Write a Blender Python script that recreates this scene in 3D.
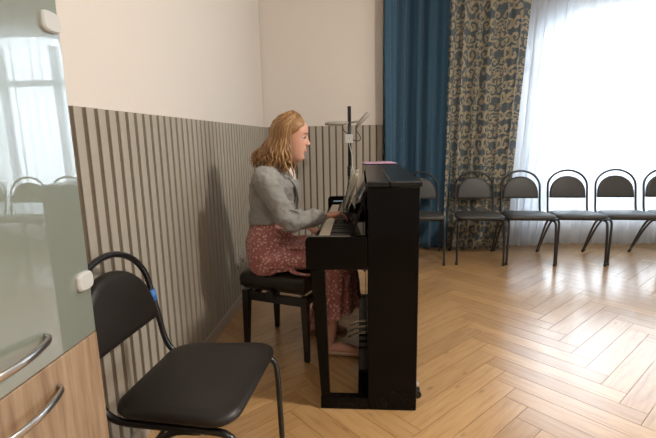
import bpy, bmesh, math, random
from mathutils import Vector, Matrix
V = Vector
PI = math.pi
random.seed(7)
S = bpy.context.scene
for o in list(bpy.data.objects):
    bpy.data.objects.remove(o)
COL = S.collection

# ------------------------------------------------------------------ camera
cam_d = bpy.data.cameras.new('camera')
cam_d.sensor_fit = 'HORIZONTAL'; cam_d.sensor_width = 36.0
cam_d.lens = 36.0 * 437.0 / 656.0
cam_d.clip_start = 0.02
cam = bpy.data.objects.new('camera', cam_d); COL.objects.link(cam)
R = Matrix(((0.9970723611598329, 0.005314448829470204, 0.07627885188435143),
            (0.07404633105278156, 0.18175008531137293, -0.9805529293959255),
            (-0.0190747862052962, 0.9833303936739408, 0.18082447126502157)))
cam.matrix_world = Matrix.Translation((0, 0, 1.26)) @ R.to_4x4()
S.camera = cam

# ------------------------------------------------------------------ view, world, lamps
S.view_settings.view_transform = 'Standard'
S.view_settings.look = 'None'
S.view_settings.gamma = 1.0
S.view_settings.use_curve_mapping = False
S.view_settings.exposure = -0.05
W = bpy.data.worlds.new('sky'); S.world = W; W.use_nodes = True
wb = W.node_tree.nodes['Background']
wb.inputs[0].default_value = (0.80, 0.90, 1.0, 1); wb.inputs[1].default_value = 3.0

def area(name, loc, target, size, size_y, power, color, shape='RECTANGLE', spread=None):
    d = bpy.data.lights.new(name, 'AREA'); d.energy = power; d.color = color
    d.shape = shape; d.size = size; d.size_y = size_y
    if spread is not None: d.spread = spread
    o = bpy.data.objects.new(name, d); COL.objects.link(o)
    o.location = loc
    o.rotation_euler = (V(target) - V(loc)).to_track_quat('-Z', 'Y').to_euler()
    return o
area('daylight_far_window', (3.0, 5.85, 1.75), (2.6, 2.0, 0.6), 2.8, 2.6, 310, (0.86, 0.93, 1.0))
area('daylight_side_window', (4.98, 0.9, 1.7), (0.0, 1.7, 0.9), 2.2, 1.7, 90, (1.0, 0.96, 0.90))
area('ceiling_lamp_light', (2.15, 1.35, 2.92), (0.6, 1.9, 0.0), 0.26, 0.26, 75, (1.0, 0.93, 0.85), 'DISK')
area('ceiling_lamp_light', (0.55, -0.6, 2.92), (0.0, 1.6, 0.3), 0.35, 0.35, 10, (1.0, 0.93, 0.85), 'DISK')

# ------------------------------------------------------------------ node helpers
def new_mat(name):
    m = bpy.data.materials.new(name); m.use_nodes = True
    nt = m.node_tree
    return m, nt, nt.nodes['Principled BSDF']
def sock(nt, s, v):
    if isinstance(v, bpy.types.NodeSocket): nt.links.new(v, s)
    else: s.default_value = v
def math_(nt, op, a, b=0.0, c=0.0):
    n = nt.nodes.new('ShaderNodeMath'); n.operation = op
    sock(nt, n.inputs[0], a); sock(nt, n.inputs[1], b); sock(nt, n.inputs[2], c)
    return n.outputs[0]
def mix(nt, f, a, b):
    n = nt.nodes.new('ShaderNodeMix'); n.data_type = 'RGBA'
    sock(nt, n.inputs[0], f)
    sock(nt, n.inputs[6], a if isinstance(a, bpy.types.NodeSocket) else (*a[:3], 1))
    sock(nt, n.inputs[7], b if isinstance(b, bpy.types.NodeSocket) else (*b[:3], 1))
    return n.outputs[2]
def coords(nt, kind='Object', scale=(1, 1, 1)):
    t = nt.nodes.new('ShaderNodeTexCoord'); mp = nt.nodes.new('ShaderNodeMapping')
    mp.inputs['Scale'].default_value = scale
    nt.links.new(t.outputs[kind], mp.inputs['Vector'])
    return mp.outputs[0]
def noise(nt, vec, scale, detail=3, rough=0.5):
    n = nt.nodes.new('ShaderNodeTexNoise'); n.inputs['Scale'].default_value = scale
    n.inputs['Detail'].default_value = detail; n.inputs['Roughness'].default_value = rough
    if vec is not None: nt.links.new(vec, n.inputs['Vector'])
    return n.outputs[0]
def ramp(nt, fac, stops):
    r = nt.nodes.new('ShaderNodeValToRGB')
    els = r.color_ramp.elements
    while len(els) < len(stops): els.new(0.5)
    for e, (p, c) in zip(els, stops):
        e.position = p; e.color = (*c[:3], 1)
    nt.links.new(fac, r.inputs[0])
    return r.outputs[0]
def bump(nt, bsdf, height, strength, dist=0.01):
    b = nt.nodes.new('ShaderNodeBump'); b.inputs['Strength'].default_value = strength
    b.inputs['Distance'].default_value = dist
    nt.links.new(height, b.inputs['Height']); nt.links.new(b.outputs[0], bsdf.inputs['Normal'])
def srgb(r, g, b):
    f = lambda c: (c / 255 / 12.92) if c / 255 <= 0.04045 else ((c / 255 + 0.055) / 1.055) ** 2.4
    return (f(r), f(g), f(b))
def simple(name, col, rough=0.5, metal=0.0, spec=0.5, var=0.06, nscale=30, bmp=0.0, bscale=200, coat=0.0, stretch=(1, 1, 1)):
    m, nt, b = new_mat(name)
    vec = coords(nt, 'Object', stretch)
    n = noise(nt, vec, nscale)
    c1 = tuple(c * (1 - var) for c in col); c2 = tuple(min(1, c * (1 + var)) for c in col)
    nt.links.new(mix(nt, n, c1, c2), b.inputs['Base Color'])
    b.inputs['Roughness'].default_value = rough; b.inputs['Metallic'].default_value = metal
    b.inputs['Specular IOR Level'].default_value = spec
    b.inputs['Coat Weight'].default_value = coat; b.inputs['Coat Roughness'].default_value = 0.03
    if bmp: bump(nt, b, noise(nt, vec, bscale), bmp, 0.002)
    return m

# ------------------------------------------------------------------ materials
M = {}
M['plaster'] = simple('cream_plaster', srgb(222, 214, 205), 0.85, spec=0.2, var=0.015, nscale=3, bmp=0.15, bscale=120)
M['ceiling'] = simple('white_ceiling', (0.75, 0.73, 0.70), 0.9, var=0.01)
M['slat'] = simple('beige_slat', srgb(168, 161, 148), 0.55, spec=0.35, var=0.04, nscale=8, stretch=(8, 8, 0.6))
M['groove'] = simple('brown_backing', srgb(112, 97, 80), 0.8, spec=0.2, var=0.08, nscale=20)
M['base'] = simple('painted_baseboard', srgb(176, 164, 150), 0.5, var=0.03)
M['black_gloss'] = simple('black_piano_lacquer', (0.0045, 0.0038, 0.0035), 0.05, spec=0.13, var=0.1)
M['black_lid'] = simple('worn_black_lacquer', (0.012, 0.012, 0.012), 0.28, spec=0.3, var=0.1)
M['black_satin'] = simple('black_satin_wood', (0.010, 0.009, 0.009), 0.3, var=0.15)
M['black_lea'] = simple('black_leatherette', (0.016, 0.013, 0.011), 0.42, spec=0.45, var=0.15, nscale=12, bmp=0.25, bscale=260)
M['lit_lea'] = simple('lit_black_leatherette', (0.062, 0.061, 0.057), 0.45, spec=0.45, var=0.12, nscale=12, bmp=0.25, bscale=260)  # black leatherette greyed: lamp light and window haze put into the colour
M['tube'] = simple('black_painted_steel', (0.010, 0.010, 0.011), 0.3, spec=0.6, var=0.1)
M['tube_hazed'] = simple('hazed_black_steel', (0.022, 0.023, 0.027), 0.3, spec=0.6, var=0.1)  # lighter copy of the black frame steel, window haze painted into it
M['chrome'] = simple('brushed_nickel', (0.62, 0.61, 0.59), 0.28, metal=1.0, var=0.04)
M['brass'] = simple('pedal_brass', (0.75, 0.66, 0.48), 0.22, metal=1.0, var=0.04)
M['key_white'] = simple('ivory_white', srgb(226, 216, 198), 0.28, var=0.02)
M['key_black'] = simple('ebony_black', (0.008, 0.008, 0.008), 0.3)
M['felt'] = simple('red_felt', (0.12, 0.012, 0.012), 0.9)
M['white_pl'] = simple('white_plastic', srgb(196, 196, 192), 0.4, var=0.02)
M['grey_pl'] = simple('grey_plastic', srgb(168, 164, 152), 0.45, var=0.05)
M['dark_pl'] = simple('dark_plastic', (0.02, 0.02, 0.018), 0.45)
M['blue_tag'] = simple('blue_tape', srgb(60, 120, 190), 0.5)
M['pink_paper'] = simple('pink_paper', srgb(205, 165, 190), 0.7, var=0.05)
M['paper'] = simple('printed_paper', srgb(205, 195, 172), 0.6, var=0.25, nscale=45)
M['skin'] = simple('skin', srgb(212, 158, 134), 0.48, spec=0.35, var=0.05, nscale=14)
M['lips'] = simple('lip_pink', srgb(196, 122, 114), 0.4)
M['eye_w'] = simple('eye_white', (0.75, 0.72, 0.70), 0.2)
M['iris'] = simple('blue_grey_iris', (0.05, 0.07, 0.08), 0.15)
M['brow'] = simple('brown_brow', srgb(140, 100, 74), 0.7)
M['shoe'] = simple('beige_leather', srgb(188, 150, 122), 0.4)
M['shirt'] = simple('pale_blouse', srgb(214, 200, 190), 0.75)
M['win_frame'] = simple('white_window_paint', (0.75, 0.76, 0.78), 0.4, var=0.02)
M['wood_lam'] = None

# oak laminate for the cabinet
m, nt, b = new_mat('pale_oak_laminate')
v = coords(nt, 'Object', (14, 14, 0.9)); n = noise(nt, v, 3.2, 5, 0.6)
v2 = coords(nt, 'Object', (60, 60, 2.0)); n2 = noise(nt, v2, 4, 3)
c = ramp(nt, n, [(0.34, srgb(130, 104, 80)), (0.5, srgb(164, 139, 112)), (0.68, srgb(188, 164, 136))])
c = mix(nt, math_(nt, 'MULTIPLY', n2, 0.35), c, srgb(140, 108, 82))
nt.links.new(c, b.inputs['Base Color']); b.inputs['Roughness'].default_value = 0.45
M['wood_lam'] = m

# parquet: grain follows every plank (its own UV), tone from the plank's own attribute
m, nt, b = new_mat('oak_herringbone')
uv = nt.nodes.new('ShaderNodeUVMap'); uv.uv_map = 'UVMap'
mp = nt.nodes.new('ShaderNodeMapping'); mp.inputs['Scale'].default_value = (1.6, 16, 1); nt.links.new(uv.outputs[0], mp.inputs[0])
grain = noise(nt, mp.outputs[0], 2.6, 5, 0.62)
mp2 = nt.nodes.new('ShaderNodeMapping'); mp2.inputs['Scale'].default_value = (3.2, 9, 1); nt.links.new(uv.outputs[0], mp2.inputs[0])
vo = nt.nodes.new('ShaderNodeTexVoronoi'); vo.inputs['Scale'].default_value = 1.15; nt.links.new(mp2.outputs[0], vo.inputs['Vector'])
knot = ramp(nt, vo.outputs['Distance'], [(0.0, (1, 1, 1)), (0.05, (0.6, 0.6, 0.6)), (0.12, (0, 0, 0))])
at = nt.nodes.new('ShaderNodeAttribute'); at.attribute_name = 'tone'
c = ramp(nt, grain, [(0.25, srgb(172, 128, 78)), (0.5, srgb(198, 156, 104)), (0.75, srgb(206, 168, 118))])
c = mix(nt, math_(nt, 'MULTIPLY', knot, 0.55), c, srgb(96, 62, 36))
tone = mix(nt, at.outputs['Fac'], (0.84, 0.81, 0.77), (1.08, 1.08, 1.08))
mm = nt.nodes.new('ShaderNodeMix'); mm.data_type = 'RGBA'; mm.blend_type = 'MULTIPLY'; mm.inputs[0].default_value = 1
nt.links.new(c, mm.inputs[6]); nt.links.new(tone, mm.inputs[7])
nt.links.new(mm.outputs[2], b.inputs['Base Color'])
nt.links.new(math_(nt, 'ADD', math_(nt, 'MULTIPLY', grain, 0.14), 0.36), b.inputs['Roughness'])
b.inputs['Coat Weight'].default_value = 1.0; b.inputs['Coat IOR'].default_value = 1.85; b.inputs['Coat Roughness'].default_value = 0.21
b.inputs['Specular IOR Level'].default_value = 0.5
bump(nt, b, grain, 0.12, 0.002)
M['parquet'] = m
M['seam'] = simple('dark_seam', (0.05, 0.026, 0.012), 0.8)

# plain woven curtain
def weave(name, col, col2, rough=0.8, sheen=0.3):
    m, nt, b = new_mat(name)
    v = coords(nt, 'Object', (140, 140, 10)); n = noise(nt, v, 4, 3)
    v2 = coords(nt, 'Object', (10, 10, 160)); n2 = noise(nt, v2, 4, 3)
    f = math_(nt, 'MULTIPLY', math_(nt, 'ADD', n, n2), 0.5)
    nt.links.new(ramp(nt, f, [(0.35, col), (0.65, col2)]), b.inputs['Base Color'])
    b.inputs['Roughness'].default_value = rough; b.inputs['Sheen Weight'].default_value = sheen
    b.inputs['Specular IOR Level'].default_value = 0.2
    return m
M['blue_cloth'] = weave('blue_woven_curtain', srgb(38, 66, 86), srgb(62, 99, 122))
M['blazer'] = weave('grey_blazer_cloth', srgb(134, 132, 127), srgb(158, 156, 151), 0.85, 0.2)
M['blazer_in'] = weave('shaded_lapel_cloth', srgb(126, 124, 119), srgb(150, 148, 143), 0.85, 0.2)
M['button'] = simple('grey_button', (0.12, 0.115, 0.11), 0.35)

# damask curtain: mirrored scrolls in beige on slate blue
m, nt, b = new_mat('damask_curtain')
uv = nt.nodes.new('ShaderNodeUVMap'); uv.uv_map = 'UVMap'
ns = nt.nodes.new('ShaderNodeTexNoise'); ns.inputs['Scale'].default_value = 16; ns.inputs['Detail'].default_value = 2
nt.links.new(uv.outputs[0], ns.inputs['Vector'])
vm = nt.nodes.new('ShaderNodeVectorMath'); vm.operation = 'SUBTRACT'; nt.links.new(ns.outputs['Color'], vm.inputs[0]); vm.inputs[1].default_value = (0.5, 0.5, 0.5)
vs = nt.nodes.new('ShaderNodeVectorMath'); vs.operation = 'SCALE'; vs.inputs['Scale'].default_value = 0.075; nt.links.new(vm.outputs[0], vs.inputs[0])
va = nt.nodes.new('ShaderNodeVectorMath'); nt.links.new(uv.outputs[0], va.inputs[0]); nt.links.new(vs.outputs[0], va.inputs[1])
vsc = nt.nodes.new('ShaderNodeVectorMath'); vsc.operation = 'SCALE'; vsc.inputs['Scale'].default_value = 0.78; nt.links.new(va.outputs[0], vsc.inputs[0])
sep = nt.nodes.new('ShaderNodeSeparateXYZ'); nt.links.new(vsc.outputs[0], sep.inputs[0])
CW, CH = 0.135, 0.36
row = math_(nt, 'FLOOR', math_(nt, 'DIVIDE', sep.outputs[0], CW * 2))
px = math_(nt, 'PINGPONG', sep.outputs[0], CW)
sh = math_(nt, 'MULTIPLY', math_(nt, 'MODULO', math_(nt, 'FLOOR', math_(nt, 'DIVIDE', sep.outputs[0], CW)), 2.0), CH * 0.0)
py = math_(nt, 'MODULO', math_(nt, 'ADD', math_(nt, 'ADD', sep.outputs[1], 10 * CH), sh), CH)
def spiral(cx, cy, rad, pitch, sgn, arms=1):
    dx = math_(nt, 'SUBTRACT', px, cx); dy = math_(nt, 'SUBTRACT', py, cy)
    r = math_(nt, 'SQRT', math_(nt, 'ADD', math_(nt, 'MULTIPLY', dx, dx), math_(nt, 'MULTIPLY', dy, dy)))
    a = math_(nt, 'ARCTAN2', dy, dx)
    ph = math_(nt, 'ADD', math_(nt, 'DIVIDE', r, pitch), math_(nt, 'MULTIPLY', a, sgn * arms / (2 * PI)))
    fr = math_(nt, 'FRACT', math_(nt, 'ADD', ph, 5.0))
    on = math_(nt, 'LESS_THAN', fr, 0.56)
    inside = math_(nt, 'LESS_THAN', r, rad)
    return math_(nt, 'MULTIPLY', on, inside)
tot = None
for (cx, cy, rad, pt, sg, ar) in ((0.042, 0.055, 0.052, 0.044, 1, 1), (0.098, 0.125, 0.050, 0.042, -1, 1), (0.040, 0.190, 0.056, 0.046, 1, 1),
                                  (0.100, 0.262, 0.052, 0.044, -1, 1), (0.035, 0.310, 0.045, 0.040, -1, 1), (0.110, 0.335, 0.036, 0.034, 1, 1), (0.115, 0.035, 0.034, 0.034, 1, 2)):
    s = spiral(cx, cy, rad, pt, sg, ar)
    tot = s if tot is None else math_(nt, 'MAXIMUM', tot, s)
c = mix(nt, tot, srgb(94, 108, 117), srgb(186, 176, 150))
fine = noise(nt, coords(nt, 'Object', (120, 120, 120)), 3, 2)
mm = nt.nodes.new('ShaderNodeMix'); mm.data_type = 'RGBA'; mm.blend_type = 'MULTIPLY'; mm.inputs[0].default_value = 1
nt.links.new(c, mm.inputs[6]); nt.links.new(mix(nt, fine, (0.8, 0.8, 0.8), (1.1, 1.1, 1.1)), mm.inputs[7])
nt.links.new(mm.outputs[2], b.inputs['Base Color'])
b.inputs['Roughness'].default_value = 0.6; b.inputs['Sheen Weight'].default_value = 0.2
tr = nt.nodes.new('ShaderNodeBsdfTranslucent'); nt.links.new(mm.outputs[2], tr.inputs[0])
ms = nt.nodes.new('ShaderNodeMixShader'); ms.inputs[0].default_value = 0.12
out = nt.nodes['Material Output']
nt.links.new(b.outputs[0], ms.inputs[1]); nt.links.new(tr.outputs[0], ms.inputs[2]); nt.links.new(ms.outputs[0], out.inputs[0])
M['damask'] = m

# sheer voile
m, nt, b = new_mat('white_voile')
out = nt.nodes['Material Output']
d = nt.nodes.new('ShaderNodeBsdfDiffuse'); d.inputs[0].default_value = (0.86, 0.88, 0.90, 1)
t = nt.nodes.new('ShaderNodeBsdfTranslucent'); t.inputs[0].default_value = (0.74, 0.78, 0.84, 1)
tp = nt.nodes.new('ShaderNodeBsdfTransparent')
lw = nt.nodes.new('ShaderNodeLayerWeight'); lw.inputs[0].default_value = 0.35
m1 = nt.nodes.new('ShaderNodeMixShader'); m1.inputs[0].default_value = 0.6
nt.links.new(d.outputs[0], m1.inputs[1]); nt.links.new(t.outputs[0], m1.inputs[2])
m2 = nt.nodes.new('ShaderNodeMixShader')
thread = noise(nt, coords(nt, 'Object', (30, 30, 0.5)), 3, 2)
fac = math_(nt, 'ADD', math_(nt, 'MULTIPLY', lw.outputs['Facing'], -0.30), math_(nt, 'ADD', 0.20, math_(nt, 'MULTIPLY', thread, 0.12)))
fac = math_(nt, 'MAXIMUM', fac, 0.06)
nt.links.new(fac, m2.inputs[0]); nt.links.new(m1.outputs[0], m2.inputs[1]); nt.links.new(tp.outputs[0], m2.inputs[2])
nt.links.new(m2.outputs[0], out.inputs[0]); nt.nodes.remove(b)
M['voile'] = m

# window glass
def glassy(name, tint, gloss):
    m, nt, b = new_mat(name); out = nt.nodes['Material Output']
    g = nt.nodes.new('ShaderNodeBsdfGlossy'); g.inputs['Roughness'].default_value = 0.0
    tp = nt.nodes.new('ShaderNodeBsdfTransparent'); tp.inputs[0].default_value = (*tint, 1)
    fr = nt.nodes.new('ShaderNodeFresnel'); fr.inputs[0].default_value = 1.5
    ms = nt.nodes.new('ShaderNodeMixShader'); nt.links.new(math_(nt, 'MULTIPLY', fr.outputs[0], gloss), ms.inputs[0])
    nt.links.new(tp.outputs[0], ms.inputs[1]); nt.links.new(g.outputs[0], ms.inputs[2]); nt.links.new(ms.outputs[0], out.inputs[0])
    nt.nodes.remove(b); return m
M['glass'] = glassy('window_glass', (0.96, 0.98, 0.98), 1.0)
# frosted green cabinet glass with a bright polished face
m, nt, b = new_mat('frosted_cabinet_glass'); out = nt.nodes['Material Output']
b.inputs['Base Color'].default_value = (*srgb(166, 173, 160), 1); b.inputs['Roughness'].default_value = 0.35
b.inputs['Specular IOR Level'].default_value = 0.2
tl = nt.nodes.new('ShaderNodeBsdfTranslucent'); tl.inputs[0].default_value = (*srgb(190, 205, 188), 1)
m1 = nt.nodes.new('ShaderNodeMixShader'); m1.inputs[0].default_value = 0.35
nt.links.new(b.outputs[0], m1.inputs[1]); nt.links.new(tl.outputs[0], m1.inputs[2])
g = nt.nodes.new('ShaderNodeBsdfGlossy'); g.inputs['Roughness'].default_value = 0.015
fr = nt.nodes.new('ShaderNodeFresnel'); fr.inputs[0].default_value = 1.7
ms = nt.nodes.new('ShaderNodeMixShader'); nt.links.new(math_(nt, 'MINIMUM', math_(nt, 'MULTIPLY', fr.outputs[0], 2.1), 0.9), ms.inputs[0])
nt.links.new(m1.outputs[0], ms.inputs[1]); nt.links.new(g.outputs[0], ms.inputs[2]); nt.links.new(ms.outputs[0], out.inputs[0])
M['frost'] = m
# clear sleeve of the sheet music
m, nt, b = new_mat('clear_sleeve')
b.inputs['Base Color'].default_value = (0.6, 0.58, 0.5, 1); b.inputs['Roughness'].default_value = 0.15
b.inputs['Alpha'].default_value = 0.45
M['sleeve'] = m
# phone display is lit
m, nt, b = new_mat('lit_phone_display')
b.inputs['Base Color'].default_value = (0.3, 0.4, 0.5, 1)
b.inputs['Emission Color'].default_value = (*srgb(150, 185, 210), 1); b.inputs['Emission Strength'].default_value = 0.5
M['screen'] = m

# floral skirt: small pale sprigs on dusty rose
m, nt, b = new_mat('rose_floral_cloth')
v = coords(nt, 'Object', (1, 1, 1))
vo = nt.nodes.new('ShaderNodeTexVoronoi'); vo.inputs['Scale'].default_value = 58; nt.links.new(v, vo.inputs['Vector'])
spot = ramp(nt, vo.outputs['Distance'], [(0.0, (1, 1, 1)), (0.24, (1, 1, 1)), (0.40, (0, 0, 0))])
vo2 = nt.nodes.new('ShaderNodeTexVoronoi'); vo2.inputs['Scale'].default_value = 75; nt.links.new(v, vo2.inputs['Vector'])
spot2 = ramp(nt, vo2.outputs['Distance'], [(0.0, (1, 1, 1)), (0.24, (0, 0, 0))])
n = noise(nt, v, 7, 3)
base = mix(nt, n, srgb(160, 96, 94), srgb(182, 118, 114))
c = mix(nt, math_(nt, 'MULTIPLY', spot2, 0.5), base, srgb(96, 72, 62))
c = mix(nt, math_(nt, 'MULTIPLY', spot, 0.95), c, srgb(222, 196, 186))
nt.links.new(c, b.inputs['Base Color']); b.inputs['Roughness'].default_value = 0.75; b.inputs['Sheen Weight'].default_value = 0.15
M['floral'] = m

# strawberry blond hair, tone per lock
m, nt, b = new_mat('strawberry_blond_hair')
at = nt.nodes.new('ShaderNodeAttribute'); at.attribute_name = 'tone'
n = noise(nt, coords(nt, 'Object', (90, 90, 18)), 2.5, 4, 0.6)
f = math_(nt, 'ADD', math_(nt, 'MULTIPLY', n, 0.6), math_(nt, 'MULTIPLY', at.outputs['Fac'], 0.45))
nt.links.new(ramp(nt, f, [(0.15, srgb(100, 66, 38)), (0.5, srgb(150, 110, 66)), (0.85, srgb(190, 150, 102))]), b.inputs['Base Color'])
b.inputs['Roughness'].default_value = 0.42; b.inputs['Specular IOR Level'].default_value = 0.5
bump(nt, b, n, 0.3, 0.003)
M['hair'] = m

# ------------------------------------------------------------------ mesh helpers
def obj(name, bm, mat, parent=None, smooth=False, bevel=0.0, seg=2):
    me = bpy.data.meshes.new(name)
    bmesh.ops.recalc_face_normals(bm, faces=bm.faces)
    bm.to_mesh(me); bm.free()
    for mm_ in (mat if isinstance(mat, (list, tuple)) else [mat]): me.materials.append(mm_)
    if smooth:
        for p in me.polygons: p.use_smooth = True
    o = bpy.data.objects.new(name, me); COL.objects.link(o)
    if parent is not None: o.parent = parent
    if bevel:
        md = o.modifiers.new('bevel', 'BEVEL'); md.width = bevel; md.segments = seg; md.limit_method = 'ANGLE'; md.angle_limit = math.radians(40)
        md.harden_normals = False
    return o
def thing(name, label, cat, loc=(0, 0, 0), rz=0.0, group=None):
    o = bpy.data.objects.new(name, None); o.empty_display_size = 0.05; COL.objects.link(o)
    o.location = loc; o.rotation_euler = (0, 0, rz)
    return tag(o, label, cat, group)
def tag(o, label, cat, group=None):
    o['label'] = label; o['category'] = cat
    if group: o['group'] = group
    return o
def struct(name, bm, mat, parent=None, **k):
    o = obj(name, bm, mat, parent, **k)
    o['kind'] = 'structure'
    return o
def B(): return bmesh.new()
def box(bm, lo, hi, mi=0):
    vs = [bm.verts.new((x, y, z)) for x in (lo[0], hi[0]) for y in (lo[1], hi[1]) for z in (lo[2], hi[2])]
    for f in ((0, 1, 3, 2), (4, 6, 7, 5), (0, 4, 5, 1), (2, 3, 7, 6), (0, 2, 6, 4), (1, 5, 7, 3)):
        bm.faces.new([vs[i] for i in f]).material_index = mi
    return bm
def prism(bm, pts, a0, a1, axis='y'):
    """extrude a 2-D outline along an axis (outline is (x,z) for y, (y,z) for x, (x,y) for z)"""
    def mk(p, a):
        if axis == 'y': return (p[0], a, p[1])
        if axis == 'x': return (a, p[0], p[1])
        return (p[0], p[1], a)
    A = [bm.verts.new(mk(p, a0)) for p in pts]; C = [bm.verts.new(mk(p, a1)) for p in pts]
    n = len(pts)
    bm.faces.new(A); bm.faces.new(C[::-1])
    for i in range(n): bm.faces.new((A[i], C[i], C[(i + 1) % n], A[(i + 1) % n]))
    return bm
def loft(bm, rings, cap=True, attr=None):
    vv = [[bm.verts.new(p) for p in r] for r in rings]
    n = len(rings[0]); fs = []
    for i in range(len(vv) - 1):
        for j in range(n):
            fs.append(bm.faces.new((vv[i][j], vv[i][(j + 1) % n], vv[i + 1][(j + 1) % n], vv[i + 1][j])))
    if cap:
        fs.append(bm.faces.new(vv[0][::-1])); fs.append(bm.faces.new(vv[-1]))
    return fs
def smooth_path(pts, n=6, closed=False):
    """Catmull-Rom through the points"""
    P = [V(p) for p in pts]; out = []
    N = len(P); rng = N if closed else N - 1
    for i in range(rng):
        p1, p2 = P[i], P[(i + 1) % N]
        p0 = P[i - 1] if (i > 0 or closed) else p1 * 2 - p2
        p3 = P[(i + 2) % N] if (i + 2 < N or closed) else p2 * 2 - p1
        for k in range(n):
            t = k / n
            out.append(0.5 * ((2 * p1) + (p2 - p0) * t + (2 * p0 - 5 * p1 + 4 * p2 - p3) * t * t + (3 * p1 - p0 - 3 * p2 + p3) * t ** 3))
    if not closed: out.append(P[-1])
    return out
def lerp_list(vals, n):
    out = []
    for i in range(len(vals) - 1):
        for k in range(n): out.append(vals[i] + (vals[i + 1] - vals[i]) * k / n)
    out.append(vals[-1]); return out
def tube(bm, pts, rad, seg=10, cap=True, up=None, flat=1.0):
    """sweep a round (or flattened) section along points; rad is a number or one per point"""
    P = [V(p) for p in pts]; n = len(P)
    if not isinstance(rad, (list, tuple)): rad = [rad] * n
    T = []
    for i in range(n):
        a = P[max(0, i - 1)]; b_ = P[min(n - 1, i + 1)]
        T.append((b_ - a).normalized())
    u = V(up) if up is not None else (V((0, 0, 1)) if abs(T[0].z) < 0.9 else V((1, 0, 0)))
    u = (u - T[0] * u.dot(T[0])).normalized()
    rings = []
    for i in range(n):
        u = (u - T[i] * u.dot(T[i])).normalized(); w = T[i].cross(u)
        r = rad[i]
        r1, r2 = (r if isinstance(r, tuple) else (r, r * flat))
        rings.append([P[i] + u * (r1 * math.cos(2 * PI * k / seg)) + w * (r2 * math.sin(2 * PI * k / seg)) for k in range(seg)])
    return loft(bm, rings, cap)
def ball(bm, c, r, u=12, v=8, mat=None):
    if not isinstance(r, (tuple, list)): r = (r, r, r)
    mtx = (mat if mat is not None else Matrix.Identity(4))
    mtx = Matrix.Translation(c) @ mtx @ Matrix.Diagonal((r[0], r[1], r[2], 1))
    bmesh.ops.create_uvsphere(bm, u_segments=u, v_segments=v, radius=1, matrix=mtx)
    return bm
def cyl(bm, c0, c1, r0, r1=None, seg=20):
    return tube(bm, [c0, c1], [r0, r0 if r1 is None else r1], seg)
def fuse(o, voxel, sm=4, smooth_f=0.5):
    """join overlapping shells of one object into one continuous surface"""
    r = o.modifiers.new('remesh', 'REMESH'); r.mode = 'VOXEL'; r.voxel_size = voxel; r.use_smooth_shade = True
    s = o.modifiers.new('smooth', 'SMOOTH'); s.factor = smooth_f; s.iterations = sm
    return o
def dup(root, loc, rz, label=None, group=None):
    r = root.copy(); COL.objects.link(r); r.location = loc; r.rotation_euler = (0, 0, rz)
    if label: r['label'] = label
    if group: r['group'] = group
    for ch in list(root.children):
        c_ = ch.copy(); COL.objects.link(c_); c_.parent = r
        for g_ in list(ch.children):
            d_ = g_.copy(); COL.objects.link(d_); d_.parent = c_
    return r

# ------------------------------------------------------------------ room shell
LX, BY, WY, RX, FY, CZ = -0.945, 4.36, 5.20, 4.75, -1.9, 3.0
STEP = 0.212                                            # where the slat wall ends and the window bay begins
bm = B(); box(bm, (LX - 0.15, FY - 0.15, -0.12), (RX + 0.15, WY + 0.2, -0.004))
floor_o = struct('floor', bm, M['seam'])
# herringbone planks laid on the floor
bm = B(); uvl = bm.loops.layers.uv.new('UVMap'); tl_ = bm.verts.layers.float.new('tone')
PL, PWd = 0.735, 0.1149
P45 = PL / math.sqrt(2.0)
u1 = V((1, 1)).normalized(); u2 = V((-1, 1)).normalized()
OX, OY = 1.296, 3.031
def add_plank(c0, du, dv):
    q = [c0, c0 + du * PL, c0 + du * PL + dv * PWd, c0 + dv * PWd]
    cxm = sum((p.x for p in q)) / 4; cym = sum((p.y for p in q)) / 4
    if not (LX - 0.4 < cxm < RX + 0.4 and FY - 0.4 < cym < WY + 0.4): return
    g = 0.0011
    q = [c0 + du * g + dv * g, c0 + du * (PL - g) + dv * g, c0 + du * (PL - g) + dv * (PWd - g), c0 + du * g + dv * (PWd - g)]
    tone = random.random(); off = (random.random() * 40, random.random() * 40)
    vs = [bm.verts.new((p.x, p.y, 0.0)) for p in q]
    for v_ in vs: v_[tl_] = tone
    f = bm.faces.new(vs)
    for l, (a_, b_) in zip(f.loops, ((0, 0), (PL, 0), (PL, PWd), (0, PWd))): l[uvl].uv = (a_ + off[0], b_ + off[1])
    lows = [bm.verts.new((p.x, p.y, -0.004)) for p in q]
    for i in range(4):
        ff = bm.faces.new((vs[i], lows[i], lows[(i + 1) % 4], vs[(i + 1) % 4]))
        for l in ff.loops: l[uvl].uv = off
for ci in range(-8, 10):
    for ri in range(-40, 40):
        # block vector between columns: u1*L - u2*L (rightwards), step along a column: (u1+u2)*w
        o_ = V((OX, OY)) + (u1 - u2) * (PL * ci) + (u1 + u2) * (PWd * ri)
        add_plank(o_, u1, u2)                            # leans right
        add_plank(o_ + u2 * PWd, u2, u1)                 # leans left (the other arm of the zigzag)
for co, no in (((LX - 0.02, 0, 0), (-1, 0, 0)), ((RX + 0.02, 0, 0), (1, 0, 0)), ((0, FY - 0.02, 0), (0, -1, 0)), ((0, WY + 0.02, 0), (0, 1, 0))):
    bmesh.ops.bisect_plane(bm, geom=bm.verts[:] + bm.edges[:] + bm.faces[:], plane_co=co, plane_no=no, clear_outer=True)
floor_planks = struct('floor_parquet', bm, M['parquet'])
floor_planks.parent = floor_o

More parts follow.
